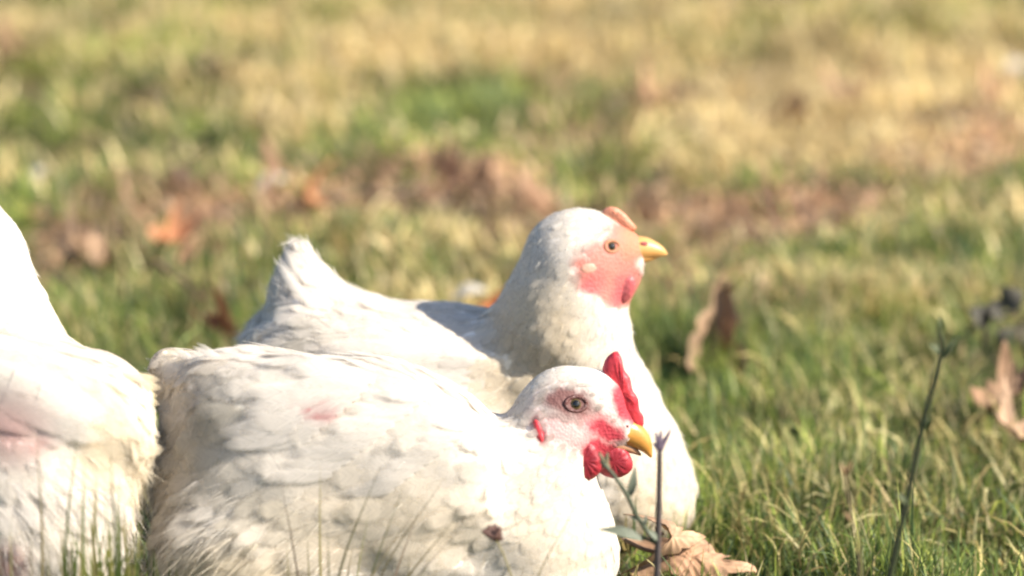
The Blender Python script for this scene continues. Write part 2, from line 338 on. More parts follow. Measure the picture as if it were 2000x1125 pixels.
def scatter(hen, V, Lv, keep, spacing=.23, tries=60000):
    """dart throwing over the surface with a spacing that follows the feather length"""
    ii = rng.integers(0, len(V), tries); P = V[ii] + rng.normal(size=(tries, 3)) * .0015; L = Lv[ii]; ok = rng.random(tries) < keep[ii]
    P, L, ii = P[ok], L[ok], ii[ok]; cell = {}; out = []; hs = .004
    for i in range(len(P)):
        r = L[i] * spacing; key = tuple((P[i] // hs).astype(int)); nr = int(r / hs) + 1; bad = False
        for a in range(-nr, nr + 1):
            for b_ in range(-nr, nr + 1):
                for c_ in range(-nr, nr + 1):
                    for j in cell.get((key[0] + a, key[1] + b_, key[2] + c_), ()):
                        if np.abs(P[i] - P[j]).max() < r: bad = True; break
                    if bad: break
                if bad: break
            if bad: break
        if not bad: cell.setdefault(key, []).append(i); out.append(i)
    return P[out], ii[out]

WHITE, CREAM, DIRT_SHADE = np.array([.73, .68, .62]), np.array([.72, .61, .43]), np.array([.32, .295, .235])  # last tone serves both flank dirt and painted shade
PINK = np.array([.74, .42, .36])
def build_hen(hen, label, base_px, skin, cream, dirt_shade, fluff, fluff_len=.012, seed=1):
    """skin(px,py)->(mask, colour); cream/dirt/fluff(px,py)->mask, all on the near flank and mirrored to the far one"""
    V, Q = hen.surface(); lo = V.min(0); base = np.array([pix(base_px, 900, hen.Y0)[0], hen.Y0, 0.0])
    root = thing('hen', base, label, 'hen', 'white hens resting in the grass')
    px, py = hen.near_px(V); sm, sc_ = skin(px, py); wts = hen.weights(V)
    basec = WHITE[None] * np.ones((len(V), 1)); cm = cream(px, py)[:, None]; dm = dirt_shade(px, py)[:, None]
    jit = (vnoise(V[:, 0] + V[:, 1], V[:, 2], .012, 3)[:, None] - .5)
    fc = basec * (1 - .75 * cm) + CREAM * .75 * cm; fc = fc * (1 - .7 * dm) + DIRT_SHADE * .7 * dm; fc = fc * (1 + .06 * jit)  # grey-brown blended in for dirt and for painted shade
    bodyc = fc * .97 * (1 - sm[:, None]) + sc_ * sm[:, None]
    body = link('body', mesh_np('hen_body', V - base, [Q], M_body, attrs={'col': bodyc, 'bare': sm * .6}), root)
    Lv = wts @ np.array(hen.len); Fl = wts @ np.array(hen.flow)
    keep = np.clip(1 - 1.3 * sm, 0, 1) * (V[:, 2] > .012); long_ = np.clip((Lv - .0055) / .004, 0, 1)
    P, ii = scatter(hen, V, Lv, keep * long_); N = len(P)
    L = Lv[ii] * rng.uniform(.8, 1.25, N); T = Fl[ii] + rng.normal(size=(N, 3)) * .17
    fl = fluff(px, py)[ii]; lift = rng.uniform(.006, .028, N) * np.clip((L - .004) / .016, .15, 1) + fl * rng.uniform(0, .36, N) + (rng.random(N) < .10) * rng.uniform(.03, .12, N) * (L > .009)
    Cc = fc[ii] * rng.uniform(.93, 1.03, N)[:, None] * (1 - .05 * rng.random((N, 1)) * np.array([0, .3, 1.]))
    X, FQ, FC, vn = feathers(hen, P, T, L, L * rng.uniform(.30, .40, N) * (1 - .35 * fl), lift, Cc)
    link('plumage', mesh_np('hen_plumage', X - base, [FQ], M_vane, attrs={'col': tint(hen, X, FC, skin), 'vane': vn}), root, 'stuff')
    # down: fine loose barbs, thick on the thighs and vent, sparse elsewhere
    pw = (.02 + fluff(px, py) + .12 * (1 - long_)) * keep; pw = pw / pw.sum(); jj = rng.choice(len(V), 9000, p=pw); n = hen.grad(V[jj]); f2 = fluff(px, py)[jj]
    D = Fl[jj] - (Fl[jj] * n).sum(1)[:, None] * n; D = D / np.linalg.norm(D, axis=1)[:, None] + n * (rng.uniform(-.02, .12, 9000) + f2 * rng.uniform(0, .22, 9000))[:, None] + rng.normal(size=(9000, 3)) * .22; D /= np.linalg.norm(D, axis=1)[:, None]
    L2 = np.minimum(Lv[jj] * .5, fluff_len) * rng.uniform(.5, 1.2, 9000) * (1 + 1.1 * f2)
    X, q, t3, c3 = strands(hen, V[jj] + n * .0006, D, L2, np.full(9000, .00018), fc[jj] * rng.uniform(.9, 1.08, (9000, 1)))
    link('down', mesh_np('hen_down', X - base, [q, t3], M_feather, attrs={'col': c3}), root, 'stuff')
    return root, base
def tail_or_wing(hen, root, base, name, items, colr=WHITE):
    """long flight or tail quills, each a stiff vane given by two picture points and a depth offset"""
    XX, QQ, CC, VN, o_ = [], [], [], [], 0
    for (x0, y0, x1, y1, dY, wd) in items:
        a, b_ = pix(x0, y0, hen.Y0 + dY), pix(x1, y1, hen.Y0 + dY); ax_ = b_ - a; L = np.linalg.norm(ax_); ax_ /= L
        nr = np.array([rng.normal() * .15, -1, .35 + rng.normal() * .15]); nr -= nr @ ax_ * ax_; nr /= np.linalg.norm(nr); sd = np.cross(nr, ax_)
        u = np.linspace(0, 1, 8); ww = np.interp(u, [0, .25, .7, .9, 1], [.45, .9, 1, .75, .12]) * wd / hen.S
        for k in range(3): pass
        c = a + ax_ * (u * L)[:, None] + nr * (np.sin(u * np.pi) * L * .06)[:, None]
        X = np.stack([c - sd * ww[:, None] - nr * .06 * ww[:, None], c + nr * .001, c + sd * ww[:, None] - nr * .1 * ww[:, None]], 1).reshape(-1, 3)
        i = (np.arange(7)[:, None] * 3 + np.arange(2)[None]).ravel() + o_; QQ.append(np.stack([i, i + 1, i + 4, i + 3], 1)); XX.append(X); o_ += len(X)
        VN.append(np.stack([np.repeat(u, 3) * .93, np.tile([.15, 1, .15], 8), np.full(24, rng.random())], 1)); CC.append(np.tile(colr * rng.uniform(.92, 1.02), (len(X), 1)) * np.tile([1, .93, 1], 8)[:, None])
    return link(name, mesh_np(name, np.concatenate(XX) - base, QQ, M_vane, attrs={'col': np.concatenate(CC), 'vane': np.concatenate(VN)}), root)
def wing_rows(hen, root, base, rows, flow, skin):
    """folded wing: overlapping rows of long coverts and flight feathers laid along the flank; rows of (x0,y0,x1,y1,count,length mm,offset)"""
    XX, QQ, CC, VN, o_ = [], [], [], [], 0
    for (x0, y0, x1, y1, n, L, off) in rows:
        P = np.array([hen.hit(x0 + (x1 - x0) * u, y0 + (y1 - y0) * u)[0] for u in (np.arange(n) + .5) / n]); T = np.tile(np.array([flow[0], flow[2], flow[1]], float), (n, 1)) + rng.normal(size=(n, 3)) * .06
        Ln = L / 1000 * rng.uniform(.85, 1.1, n); c = np.tile(WHITE, (n, 1)) * rng.uniform(.94, 1.02, (n, 1))
        X, q, c3, vn = feathers(hen, P, T, Ln, Ln * .17, np.full(n, .012), c); VN.append(vn); X = X + hen.grad(X) * off; c3 = tint(hen, X, c3, skin)
        XX.append(X); QQ.append(q + o_); CC.append(c3); o_ += len(X)
    return link('wing', mesh_np('wing', np.concatenate(XX) - base, QQ, M_vane, attrs={'col': np.concatenate(CC), 'vane': np.concatenate(VN)}), root)
def inflated(outline, ctr, Y, S, thick, base, bumps=0):
    """a fleshy flap: picture outline swept to a real thickness about the plane Y"""
    O = spline(list(outline) + [outline[0]], 4 * len(outline) + 1)[:-1]; n = len(O); V = []; Q = []; T = []; O = np.array(O); c = np.array(ctr, float)
    rings = [(.55, -.95), (.85, -.7), (1.0, 0), (.85, .7), (.55, .95)]
    for (s_, d_) in rings:
        for p in c + (O - c) * s_: V.append(pix(p[0], p[1], Y + d_ * thick * .5))
    V += [pix(*c, Y - thick * .5), pix(*c, Y + thick * .5)]
    for k in range(4):
        for j in range(n): Q.append((k * n + j, (k + 1) * n + j, (k + 1) * n + (j + 1) % n, k * n + (j + 1) % n))
    for j in range(n): T += [(5 * n, j, (j + 1) % n), (5 * n + 1, 4 * n + (j + 1) % n, 4 * n + j)]
    V = np.array(V); V[:, 1] += rng.normal(size=len(V)) * bumps; return V - base, [np.array(Q), np.array(T)]
def eyes(hen, root, base, px, py, r_px, lid_mat, lid=1.5):
    p, n = hen.hit(px, py); r = r_px / hen.S
    for side in (0, 1):
        q, m_ = p.copy(), n.copy()
        if side: q[1] = 2 * hen.Yh - q[1]; m_[1] = -m_[1]
        A = frame(m_); V, F = uvsphere(r, 18, 12, (1, 1, .8)); ctr = q - m_ * r * .45 - base
        e = link('eye', mesh_np('eye', V @ A + ctr, F, M_iris), root)
        V, F = uvsphere(r * .60, 14, 10, (1, 1, .45)); link('pupil', mesh_np('pupil', V @ A + ctr + m_ * r * .60, F, M_pupil), e)
        a = np.linspace(0, 2 * np.pi, 22)[:-1]; ring = np.stack([np.cos(a) * r * 1.2 * lid, np.sin(a) * r * 1.0 * lid * .82, np.where(np.sin(a) > 0, .16, .05) * r], 1)
        ring = np.vstack([ring, ring[:1]]) @ A + ctr + m_ * r * .2
        V, F = tube(ring, np.full(len(ring), r * .34), 8, np.full(len(ring), r * .42), side=m_); link('eyelid', mesh_np('eyelid', V, F, lid_mat), e)
def loft_px(pts, r, r2, Y, S, base, n=12, m=14, side=(0, 1, 0)):
    P = spline([pix(a, b_, Y) for a, b_ in pts], m); q = np.linspace(0, 1, m); k = np.linspace(0, 1, len(r))
    V, F = tube(P, np.interp(q, k, r) / S, n, np.interp(q, k, r2) / S, side); return V - base, F

# ---- hen in front: looking right, dark red comb, soiled flank
F = Hen(3.77); F.head = pix(1130, 830, 3.77); F.head_r = .036
F.E(700, 960, 335, 270, 225, rot=-11, flow=(-1, -.12, 0), L=27)
F.E(495, 935, 165, 235, 190, rot=8, flow=(-.9, -.45, 0), L=26)
F.E(1040, 1080, 168, 195, 180, flow=(-.5, -.8, 0), L=15)
F.C((1010, 1000), 132, (1084, 838), 90, flow=(-.75, -.6, 0), L=9)
F.E(1108, 798, 86, 84, 60, rot=-10, flow=(-.95, -.2, 0), L=4.6)
F.E(1190, 830, 56, 44, 35, rot=-25, flow=(-.9, -.3, 0), L=4)
F.E(1166, 778, 52, 52, 40, rot=-30, flow=(-.95, -.1, 0), L=4.6)
F.E(1128, 862, 62, 52, 46, flow=(-.8, -.55, 0), L=4.6)
F.C((430, 795), 64, (322, 712), 22, flow=(-.9, .3, 0), L=24, dY2=.02)
F.E(468, 1090, 150, 135, 95, dY=-.052, flow=(-.55, -.75, -.2), L=27)
F.E(690, 850, 255, 112, 52, rot=-10, dY=-.052, flow=(-1, -.05, 0), L=34)
def skinF(px, py):
    qx, qy = px, py; px = px + 22 * (fnoise(qx, qy, 14, 61) - .5); py = py + 22 * (fnoise(qx, qy, 14, 67) - .5)
    c = np.ones(px.shape + (3,)) * np.array([.43, .20, .20]); m_ = .95 * ell(px, py, 1112, 787, 58, 37, 10)
    red = ell(px, py, 1185, 840, 46, 24, 25); ear = ell(px, py, 1052, 842, 9, 30, -18); lore = ell(px, py, 1225, 790, 30, 60, -25); chin = ell(px, py, 1170, 880, 42, 26, 5)
    cheek = .8 * ell(px, py, 1135, 832, 90, 58, 12); spot = ell(px, py, 627, 806, 36, 14, 14)
    out = np.maximum.reduce([m_, red, ear, lore, chin, cheek, spot])
    c = np.where((m_ > .3)[..., None], np.array([.11, .036, .033]), c)
    for q in (red, ear, lore, chin): c = c * (1 - q[..., None]) + np.array([.33, .035, .05]) * q[..., None]
    c = c * (1 - spot[..., None]) + np.array([.42, .11, .12]) * spot[..., None]
    return out, c
creamF = lambda px, py: np.maximum.reduce([ell(px, py, 760, 1020, 240, 90) * .45, ell(px, py, 470, 1100, 160, 60) * .8, ell(px, py, 1090, 1050, 90, 110) * .4, ell(px, py, 380, 720, 90, 40) * .4])
dirt_shadeF = lambda px, py: np.maximum.reduce([ell(px, py, 450, 820, 60, 90, 0, .6) * .75, ell(px, py, 470, 750, 60, 22, -25) * .8, ell(px, py, 560, 990, 110, 30, 30) * .6, ell(px, py, 530, 1060, 110, 16, 40) * .6, ell(px, py, 610, 790, 40, 14, 0) * .6, ell(px, py, 700, 740, 180, 40, 0, .8) * .25, ell(px, py, 360, 1000, 40, 80, 0, .8) * .4])  # flank dirt, plus shade painted on the rear edge and fluff streaks
fluffF = lambda px, py: np.maximum.reduce([ell(px, py, 450, 1090, 190, 120), ell(px, py, 340, 960, 70, 130) * .6])
hF, bF = build_hen(F, 'white hen with dark red upright comb and soiled flank', 760, skinF, creamF, dirt_shadeF, fluffF, .018)
S = F.S
V_, F_ = inflated([(1176, 722), (1184, 700), (1203, 686), (1214, 700), (1219, 722), (1230, 738), (1236, 762), (1246, 778), (1249, 800), (1257, 815), (1254, 836), (1232, 838), (1212, 806), (1197, 776), (1186, 748)], (1215, 768), F.Y0, S, .0085, bF, .0004); link('comb', mesh_np('comb', V_, F_, M_comb), hF)
V_, F_ = loft_px([(1190, 842), (1220, 842), (1244, 854), (1261, 872), (1272, 893)], [31, 30, 24, 14, 2], [30, 27, 20, 12, 2], F.Y0, S, bF); bk = link('beak', mesh_np('beak', V_, F_, M_beak), hF)
V_, F_ = loft_px([(1180, 864), (1210, 868), (1234, 877), (1252, 889)], [15, 14, 9, 2], [24, 20, 12, 2], F.Y0, S, bF); link('lower_beak', mesh_np('lower_beak', V_, F_, M_beak_dark), hF)
for sg in (-1, 1):
    V_, F_ = uvsphere(5.5 / S, 10, 8, (1.5, .4, .8)); link('nostril', mesh_np('nostril', V_ + pix(1220, 833, F.Y0 + sg * 25 / S) - bF, F_, M_lid), bk)
for (c, rx, ry, dY) in (((1142, 900), 33, 40, -.0205), ((1200, 902), 36, 32, -.004)):
    a = np.arange(12) / 12 * 2 * np.pi; O = [(c[0] + rx * math.cos(q) * (1 + .08 * math.sin(3 * q)), c[1] + ry * math.sin(q)) for q in a]
    V_, F_ = inflated(O, c, F.Y0 + dY, S, .008, bF, .0004); link('wattle', mesh_np('wattle', V_, F_, M_wattle), hF)
eyes(F, hF, bF, 1125, 789, 13, M_lid, 1.35)
for (x, y, a) in ((1052, 842, 28),):
    p, n = F.hit(x, y); A = frame(n); V_, F_ = uvsphere(1, 14, 10, (7 / S, 24 / S, 4 / S)); q = R(22); Z = np.array([[math.cos(q), math.sin(q), 0], [-math.sin(q), math.cos(q), 0], [0, 0, 1]])
    link('ear_lobe', mesh_np('ear_lobe', V_ @ Z @ A + p - bF, F_, M_comb), hF)
tail_or_wing(F, hF, bF, 'tail', [(430 + 4 * i, 770 - 3 * i + 20 * (i % 2), 284 + 9 * i + 10 * (i % 3), 700 - 3 * i + 9 * (i % 2), .03 - .005 * i, 11) for i in range(11)])
wing_rows(F, hF, bF, [(930, 830, 760, 960, 9, 34, .0016), (850, 770, 640, 930, 12, 46, .0022), (740, 740, 600, 860, 9, 60, .0030), (640, 760, 560, 860, 6, 52, .0036)], (-1, -.06, 0), skinF)

# ---- hen behind: neck stretched up, pale comb and pink face
Rr = Hen(4.06); Rr.Yh = 4.02; Rr.zh = (.19, .23); Rr.head = pix(1170, 510, 4.02); Rr.head_r = .04
Rr.E(890, 835, 330, 222, 205, rot=-4, flow=(-1, -.1, 0), L=25)
Rr.E(1160, 915, 165, 230, 168, rot=20, flow=(-.35, -.9, 0), L=14)
Rr.C((1110, 800), 165, (1097, 620), 116, flow=(-.35, -.9, 0), L=14, dY=-.015, dY2=-.035)
Rr.C((1097, 640), 116, (1118, 520), 96, flow=(-.4, -.9, 0), L=10, dY=-.035, dY2=-.04)
Rr.E(1142, 494, 93, 82, 58, rot=-8, dY=-.04, flow=(-.85, -.5, 0), L=7)
Rr.E(1215, 490, 46, 38, 33, rot=-12, dY=-.04, flow=(-.9, -.3, 0), L=5)
Rr.E(1190, 548, 58, 44, 42, rot=15, dY=-.04, flow=(-.6, -.8, 0), L=6)
Rr.E(805, 740, 185, 116, 135, rot=-2, flow=(-1, -.05, 0), L=25)
Rr.C((638, 690), 86, (594, 575), 50, flow=(-.35, .9, 0), L=24)
Rr.C((594, 575), 50, (582, 498), 24, flow=(-.2, 1, 0), L=24)
Rr.E(545, 660, 55, 22, 60, rot=10, flow=(-1, .1, 0), L=22)
Rr.ks[-2:] = [.022, .018]
Rr.E(640, 722, 120, 98, 120, flow=(-.9, .1, 0), L=24)
Rr.E(760, 745, 220, 82, 45, rot=-12, dY=-.055, flow=(-1, .05, 0), L=32)
Rr.E(1235, 985, 112, 130, 110, flow=(-.3, -.9, 0), L=18)
def skinR(px, py):
    qx, qy = px, py; px = px + 26 * (fnoise(qx, qy, 16, 61) - .5); py = py + 26 * (fnoise(qx, qy, 16, 67) - .5)
    face = np.maximum.reduce([ell(px, py, 1182, 525, 66, 62, 0, .16), ell(px, py, 1232, 468, 50, 50, 0, .2), ell(px, py, 1215, 560, 42, 46, 30, .16), ell(px, py, 1198, 480, 52, 34, -25, .4)])
    face *= 1 - ell(px, py, 1122, 462, 42, 36, -20, .4) * .8
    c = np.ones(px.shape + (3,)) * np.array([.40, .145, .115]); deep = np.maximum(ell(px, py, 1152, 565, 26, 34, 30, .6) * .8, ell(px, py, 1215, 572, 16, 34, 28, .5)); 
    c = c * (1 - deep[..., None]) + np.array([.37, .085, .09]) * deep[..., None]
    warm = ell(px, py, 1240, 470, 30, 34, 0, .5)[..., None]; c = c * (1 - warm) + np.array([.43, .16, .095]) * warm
    return face, c
creamR = lambda px, py: np.maximum.reduce([ell(px, py, 1050, 680, 90, 140, 10) * .85, ell(px, py, 1290, 960, 70, 110) * .8, ell(px, py, 790, 710, 60, 25, 30) * .5, ell(px, py, 990, 760, 40, 60) * .4])  # left of neck and below wingtip: tan of the shade painted in
shadeR = lambda px, py: np.maximum.reduce([ell(px, py, 620, 650, 60, 22, -40, .6) * .6, ell(px, py, 680, 660, 26, 22, 0, .6) * .45, ell(px, py, 545, 500, 14, 40, 0, .6) * .5, ell(px, py, 530, 660, 30, 14) * .6])  # shade painted into the tail-base recesses and the tail's left edge
fluffR = lambda px, py: np.maximum(ell(px, py, 570, 600, 80, 120) * .2, ell(px, py, 540, 660, 60, 40) * .5)
hR, bR = build_hen(Rr, 'white hen with stretched neck, pale comb and pink face, behind the others', 930, skinR, creamR, shadeR, fluffR, .013)
S = Rr.S
V_, F_ = inflated([(1172, 426), (1177, 411), (1189, 404), (1202, 405), (1213, 411), (1223, 420), (1233, 432), (1243, 446), (1230, 454), (1208, 444), (1188, 436)], (1206, 428), Rr.Yh, S, .0055, bR, .0003); link('comb', mesh_np('comb', V_, F_, M_comb_pale), hR)
V_, F_ = loft_px([(1236, 487), (1258, 486), (1278, 489), (1293, 493), (1303, 497)], [26, 24, 17, 10, 2], [26, 22, 15, 9, 2], Rr.Yh, S, bR); bk = link('beak', mesh_np('beak', V_, F_, M_beak_pale), hR)
V_, F_ = loft_px([(1235, 502), (1256, 502), (1276, 500), (1290, 499)], [13, 12, 8, 2], [20, 16, 9, 2], Rr.Yh, S, bR); link('lower_beak', mesh_np('lower_beak', V_, F_, M_beak_pale), hR)
for sg in (-1, 1):
    V_, F_ = uvsphere(5 / S, 10, 8, (1.6, .4, .8)); link('nostril', mesh_np('nostril', V_ + pix(1258, 476, Rr.Yh + sg * 19 / S) - bR, F_, M_wattle_pale), bk)
    a = np.arange(12) / 12 * 2 * np.pi; O = [(1222 + 17 * math.cos(q) - 8 * math.sin(q), 566 + 28 * math.sin(q)) for q in a]
    V_, F_ = inflated(O, (1222, 566), Rr.Yh + sg * .0155, S, .006, bR, .0003); link('wattle', mesh_np('wattle', V_, F_, M_wattle_pale), hR)
    p, n = Rr.hit(1150, 524)
    if sg > 0: p[1] = 2 * Rr.Yh - p[1]; n[1] = -n[1]
    V_, F_ = uvsphere(1, 14, 10, (16 / S, 10 / S, 2.2 / S)); link('ear_lobe', mesh_np('ear_lobe', V_ @ frame(n) + p - n * .0004 - bR, F_, M_lobe), hR)
eyes(Rr, hR, bR, 1195, 481, 11, M_lid_pale, 1.2)
tail_or_wing(Rr, hR, bR, 'tail', [(640, 650, 535 + 8 * i, 520 - 58 * math.sin((i + 1) / 11 * 2.7) + 10 * (i % 2), -.03 + .006 * i, 10) for i in range(11)])
wing_rows(Rr, hR, bR, [(930, 700, 900, 800, 6, 34, .0016), (860, 680, 840, 790, 8, 46, .0022), (780, 670, 740, 760, 6, 56, .003)], (-1, .02, 0), skinR)

# ---- hen at the side: turned away to the left, only its rear half in the photograph
Lh = Hen(3.71); Lh.head = pix(-140, 400, 3.79); Lh.head_r = .045
Lh.E(42, 905, 212, 240, 215, flow=(.85, -.5, -.2), L=26)
Lh.E(-180, 900, 260, 245, 230, dY=.06, flow=(.9, -.4, -.2), L=26)
Lh.E(-370, 960, 170, 200, 180, dY=.09, flow=(.5, -.8, 0), L=19)
Lh.C((10, 760), 150, (-70, 520), 112, flow=(.5, -.85, 0), L=14, dY=.05, dY2=.08)
Lh.C((-70, 520), 112, (-110, 420), 92, flow=(.5, -.85, 0), L=11, dY=.08)
Lh.E(-128, 400, 96, 82, 58, dY=.08, flow=(.85, -.4, 0), L=8)
Lh.E(-200, 405, 48, 38, 34, dY=.08, flow=(.9, -.3, 0), L=5)
Lh.E(40, 775, 230, 105, 50, rot=-24, dY=-.052, flow=(1, -.45, -.1), L=33)
Lh.E(212, 805, 76, 92, 120, dY=.01, flow=(.8, -.6, 0), L=22)
Lh.E(15, 1060, 190, 150, 120, dY=-.05, flow=(.4, -.85, -.2), L=25)
def skinL(px, py):
    m_ = np.maximum.reduce([ell(px, py, 10, 835, 75, 55, 20, .7) * .75, ell(px, py, 66, 872, 34, 14, 0, .6) * .9, ell(px, py, 5, 1105, 50, 36, 0, .5) * .9, ell(px, py, 190, 745, 34, 24, 0, .6) * .25, ell(px, py, -190, 420, 50, 50)])
    return m_, np.ones(px.shape + (3,)) * np.array([.52, .26, .24])
creamL = lambda px, py: np.maximum.reduce([ell(px, py, 190, 830, 90, 110) * .8, ell(px, py, 60, 720, 150, 40, 10) * .4, ell(px, py, 270, 900, 40, 90) * .9])
shadeL = lambda px, py: np.maximum.reduce([ell(px, py, 100, 815, 90, 10, 22, .7) * .5, ell(px, py, 195, 745, 30, 24, 0, .6) * .2, ell(px, py, 295, 870, 22, 70, 0, .7) * .5])  # brown shade painted on the rump edge, darker line along the wing edge
fluffL = lambda px, py: np.maximum.reduce([ell(px, py, 120, 1040, 190, 130), ell(px, py, 270, 950, 50, 100) * .8])
hL, bL = build_hen(Lh, 'white hen turned away, plump rear and bare neck back facing us', -60, skinL, creamL, shadeL, fluffL, .015)
S = Lh.S; YH = Lh.Y0 + .08
V_, F_ = inflated([(-150, 326), (-165, 306), (-184, 318), (-198, 312), (-212, 338), (-228, 344), (-236, 372), (-222, 388), (-200, 366), (-175, 342)], (-198, 344), YH, S, .008, bL); link('comb', mesh_np('comb', V_, F_, M_comb), hL)
V_, F_ = loft_px([(-222, 402), (-245, 400), (-268, 406), (-286, 420)], [24, 21, 13, 1.5], [24, 20, 12, 1.5], YH, S, bL); link('beak', mesh_np('beak', V_, F_, M_beak), hL)
wing_rows(Lh, hL, bL, [(-120, 720, -140, 800, 6, 34, .0016), (-40, 700, -60, 800, 8, 46, .0022), (30, 720, 0, 800, 6, 60, .003), (80, 750, 60, 820, 5, 48, .0034)], (1, -.42, 0), skinL)
tail_or_wing(Lh, hL, bL, 'tail', [(225 + 3 * i, 735 + 10 * i, 312 - 2 * i + 6 * (i % 2), 742 + 16 * i, -.02 + .008 * i, 11) for i in range(7)], CREAM)
HENS = (F, Rr, Lh)

# ------------------------------------------------------------------ grass
GREEN = np.array([[.118, .158, .046], [.155, .188, .058], [.068, .104, .040], [.205, .220, .070]])
LIME = np.array([[.30, .34, .07], [.38, .37, .09], [.25, .31, .06]])
DRY = np.array([[.52, .41, .19], [.46, .35, .16], [.58, .47, .26], [.40, .28, .13]])
LITTER = np.array([[.44, .27, .16], [.36, .215, .125], [.50, .34, .21], [.25, .155, .095]])
def hen_inside(P, m_=.002):
    bad = np.zeros(len(P), bool)
    for h in HENS:
        lo, hi = h.bounds(); s_ = np.all((P > lo) & (P < hi), 1)
        if s_.any(): bad[np.where(s_)[0]] |= h.d(P[s_]) < m_
    return bad
def blades(N, x, y, Lr, wr, lean, seed):
    g_ = np.random.default_rng(seed); pw = patch_weights(x, y); u = g_.random(N); nz = fnoise(x, y, .25, 30)
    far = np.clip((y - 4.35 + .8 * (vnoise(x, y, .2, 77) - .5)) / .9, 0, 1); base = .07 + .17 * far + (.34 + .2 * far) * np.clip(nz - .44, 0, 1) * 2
    pd = np.clip(base * (1 - pw['green']) + .85 * pw['dry'], 0, .92); pl = pw['litter'] * .8
    isl = g_.random(N) < pl; isd = (u < pd) & ~isl; ism = (g_.random(N) < np.clip(.18 + .08 * far + pw['lime'], 0, .9)) & ~isl & ~isd
    C = GREEN[g_.integers(0, 4, N)].copy(); C[isd] = DRY[g_.integers(0, 4, isd.sum())]; C[isl] = LITTER[g_.integers(0, 4, isl.sum())]; C[ism] = LIME[g_.integers(0, 3, ism.sum())]
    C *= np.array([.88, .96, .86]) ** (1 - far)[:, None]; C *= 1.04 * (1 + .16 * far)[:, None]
    C *= (g_.uniform(.65, 1.25, N) * (.5 + 1.0 * vnoise(x, y, .06, 71)))[:, None]; dead = isd | isl
    L = g_.uniform(*Lr, N) * (.45 + 1.1 * vnoise(x, y, .07, 40)); L[isl] *= .55; az = g_.random(N) * 2 * np.pi
    tilt = np.where(dead, g_.uniform(.9, 1.5, N), g_.uniform(lean[0], lean[1], N)); bend = g_.normal(size=N) * .35 + .1; wd = g_.uniform(*wr, N) * np.where(isl, 1.7, 1)
    z = height(x, y) - .004 + np.where(dead, g_.uniform(0, .022, N), 0)
    hd = np.stack([np.cos(az), np.sin(az), 0 * az], 1); sd = np.stack([-np.sin(az), np.cos(az), 0 * az], 1) + np.array([0, 0, 1]) * g_.normal(size=N)[:, None] * .5
    P = np.stack([x, y, z], 1); pts = [P]; th = tilt * .45; cur = P
    for k in range(3):
        step = hd * (np.sin(th) * L / 3)[:, None]; step[:, 2] = np.cos(th) * L / 3; cur = cur + step; pts.append(cur); th = np.minimum(th + (tilt * .55 + bend) / 2.4, 1.75)
    zf = height(x, y) + .003
    for k in (1, 2, 3): pts[k][:, 2] = np.maximum(pts[k][:, 2], zf)
    thin = g_.random(N) < np.maximum(np.where(isl, .4, .8) * pw['litter'], .35 * pw['dry'])
    ok = ~thin & ~(hen_inside(pts[0] + [0, 0, .02], .001) | hen_inside(pts[2]) | hen_inside(pts[3]))
    W = [1, .9, .6]; X = []
    for k in range(3): X += [pts[k] - sd * (wd * W[k] / 2)[:, None], pts[k] + sd * (wd * W[k] / 2)[:, None]]
    X.append(pts[3]); X = np.stack(X, 1)[ok]; C = C[ok]; n = len(C); k = np.arange(n) * 7
    CC = np.repeat(C, 7, 0)
    return X.reshape(-1, 3), np.concatenate([np.stack([k, k + 1, k + 3, k + 2], 1), np.stack([k + 2, k + 3, k + 5, k + 4], 1)]), np.stack([k + 4, k + 5, k + 6], 1), CC
def field(specs):
    XX, QQ, TT, CC, o_ = [], [], [], [], 0
    for i, (N, x0, x1, y0, y1, Lr, wr, lean) in enumerate(specs):
        g_ = np.random.default_rng(100 + i); x, y = g_.uniform(x0, x1, N), g_.uniform(y0, y1, N)
        keep = vnoise(x, y, .045, 50) * .65 + vnoise(x, y, .14, 57) * .35 > .36 * g_.random(N) ** .5 + .08; x, y = x[keep], y[keep]
        X, q, t3, c = blades(len(x), x, y, Lr, wr, lean, 200 + i); XX.append(X); QQ.append(q + o_); TT.append(t3 + o_); CC.append(c); o_ += len(X)
    return np.concatenate(XX), [np.concatenate(QQ), np.concatenate(TT)], np.concatenate(CC)
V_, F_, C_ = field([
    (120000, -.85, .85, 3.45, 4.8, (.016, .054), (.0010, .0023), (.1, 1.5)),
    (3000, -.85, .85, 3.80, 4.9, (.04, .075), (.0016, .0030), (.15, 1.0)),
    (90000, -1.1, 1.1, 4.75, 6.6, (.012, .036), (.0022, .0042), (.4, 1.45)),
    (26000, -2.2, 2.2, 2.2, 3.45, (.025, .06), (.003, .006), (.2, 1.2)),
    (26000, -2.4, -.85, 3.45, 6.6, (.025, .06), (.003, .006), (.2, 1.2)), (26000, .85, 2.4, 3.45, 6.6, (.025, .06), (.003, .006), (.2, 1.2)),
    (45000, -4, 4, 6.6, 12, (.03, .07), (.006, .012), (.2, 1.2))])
g = link('grass', mesh_np('grass', V_, F_, M_grass, attrs={'col': C_}), None, 'stuff'); g['label'] = 'short green and straw coloured pasture grass'; g['category'] = 'grass'

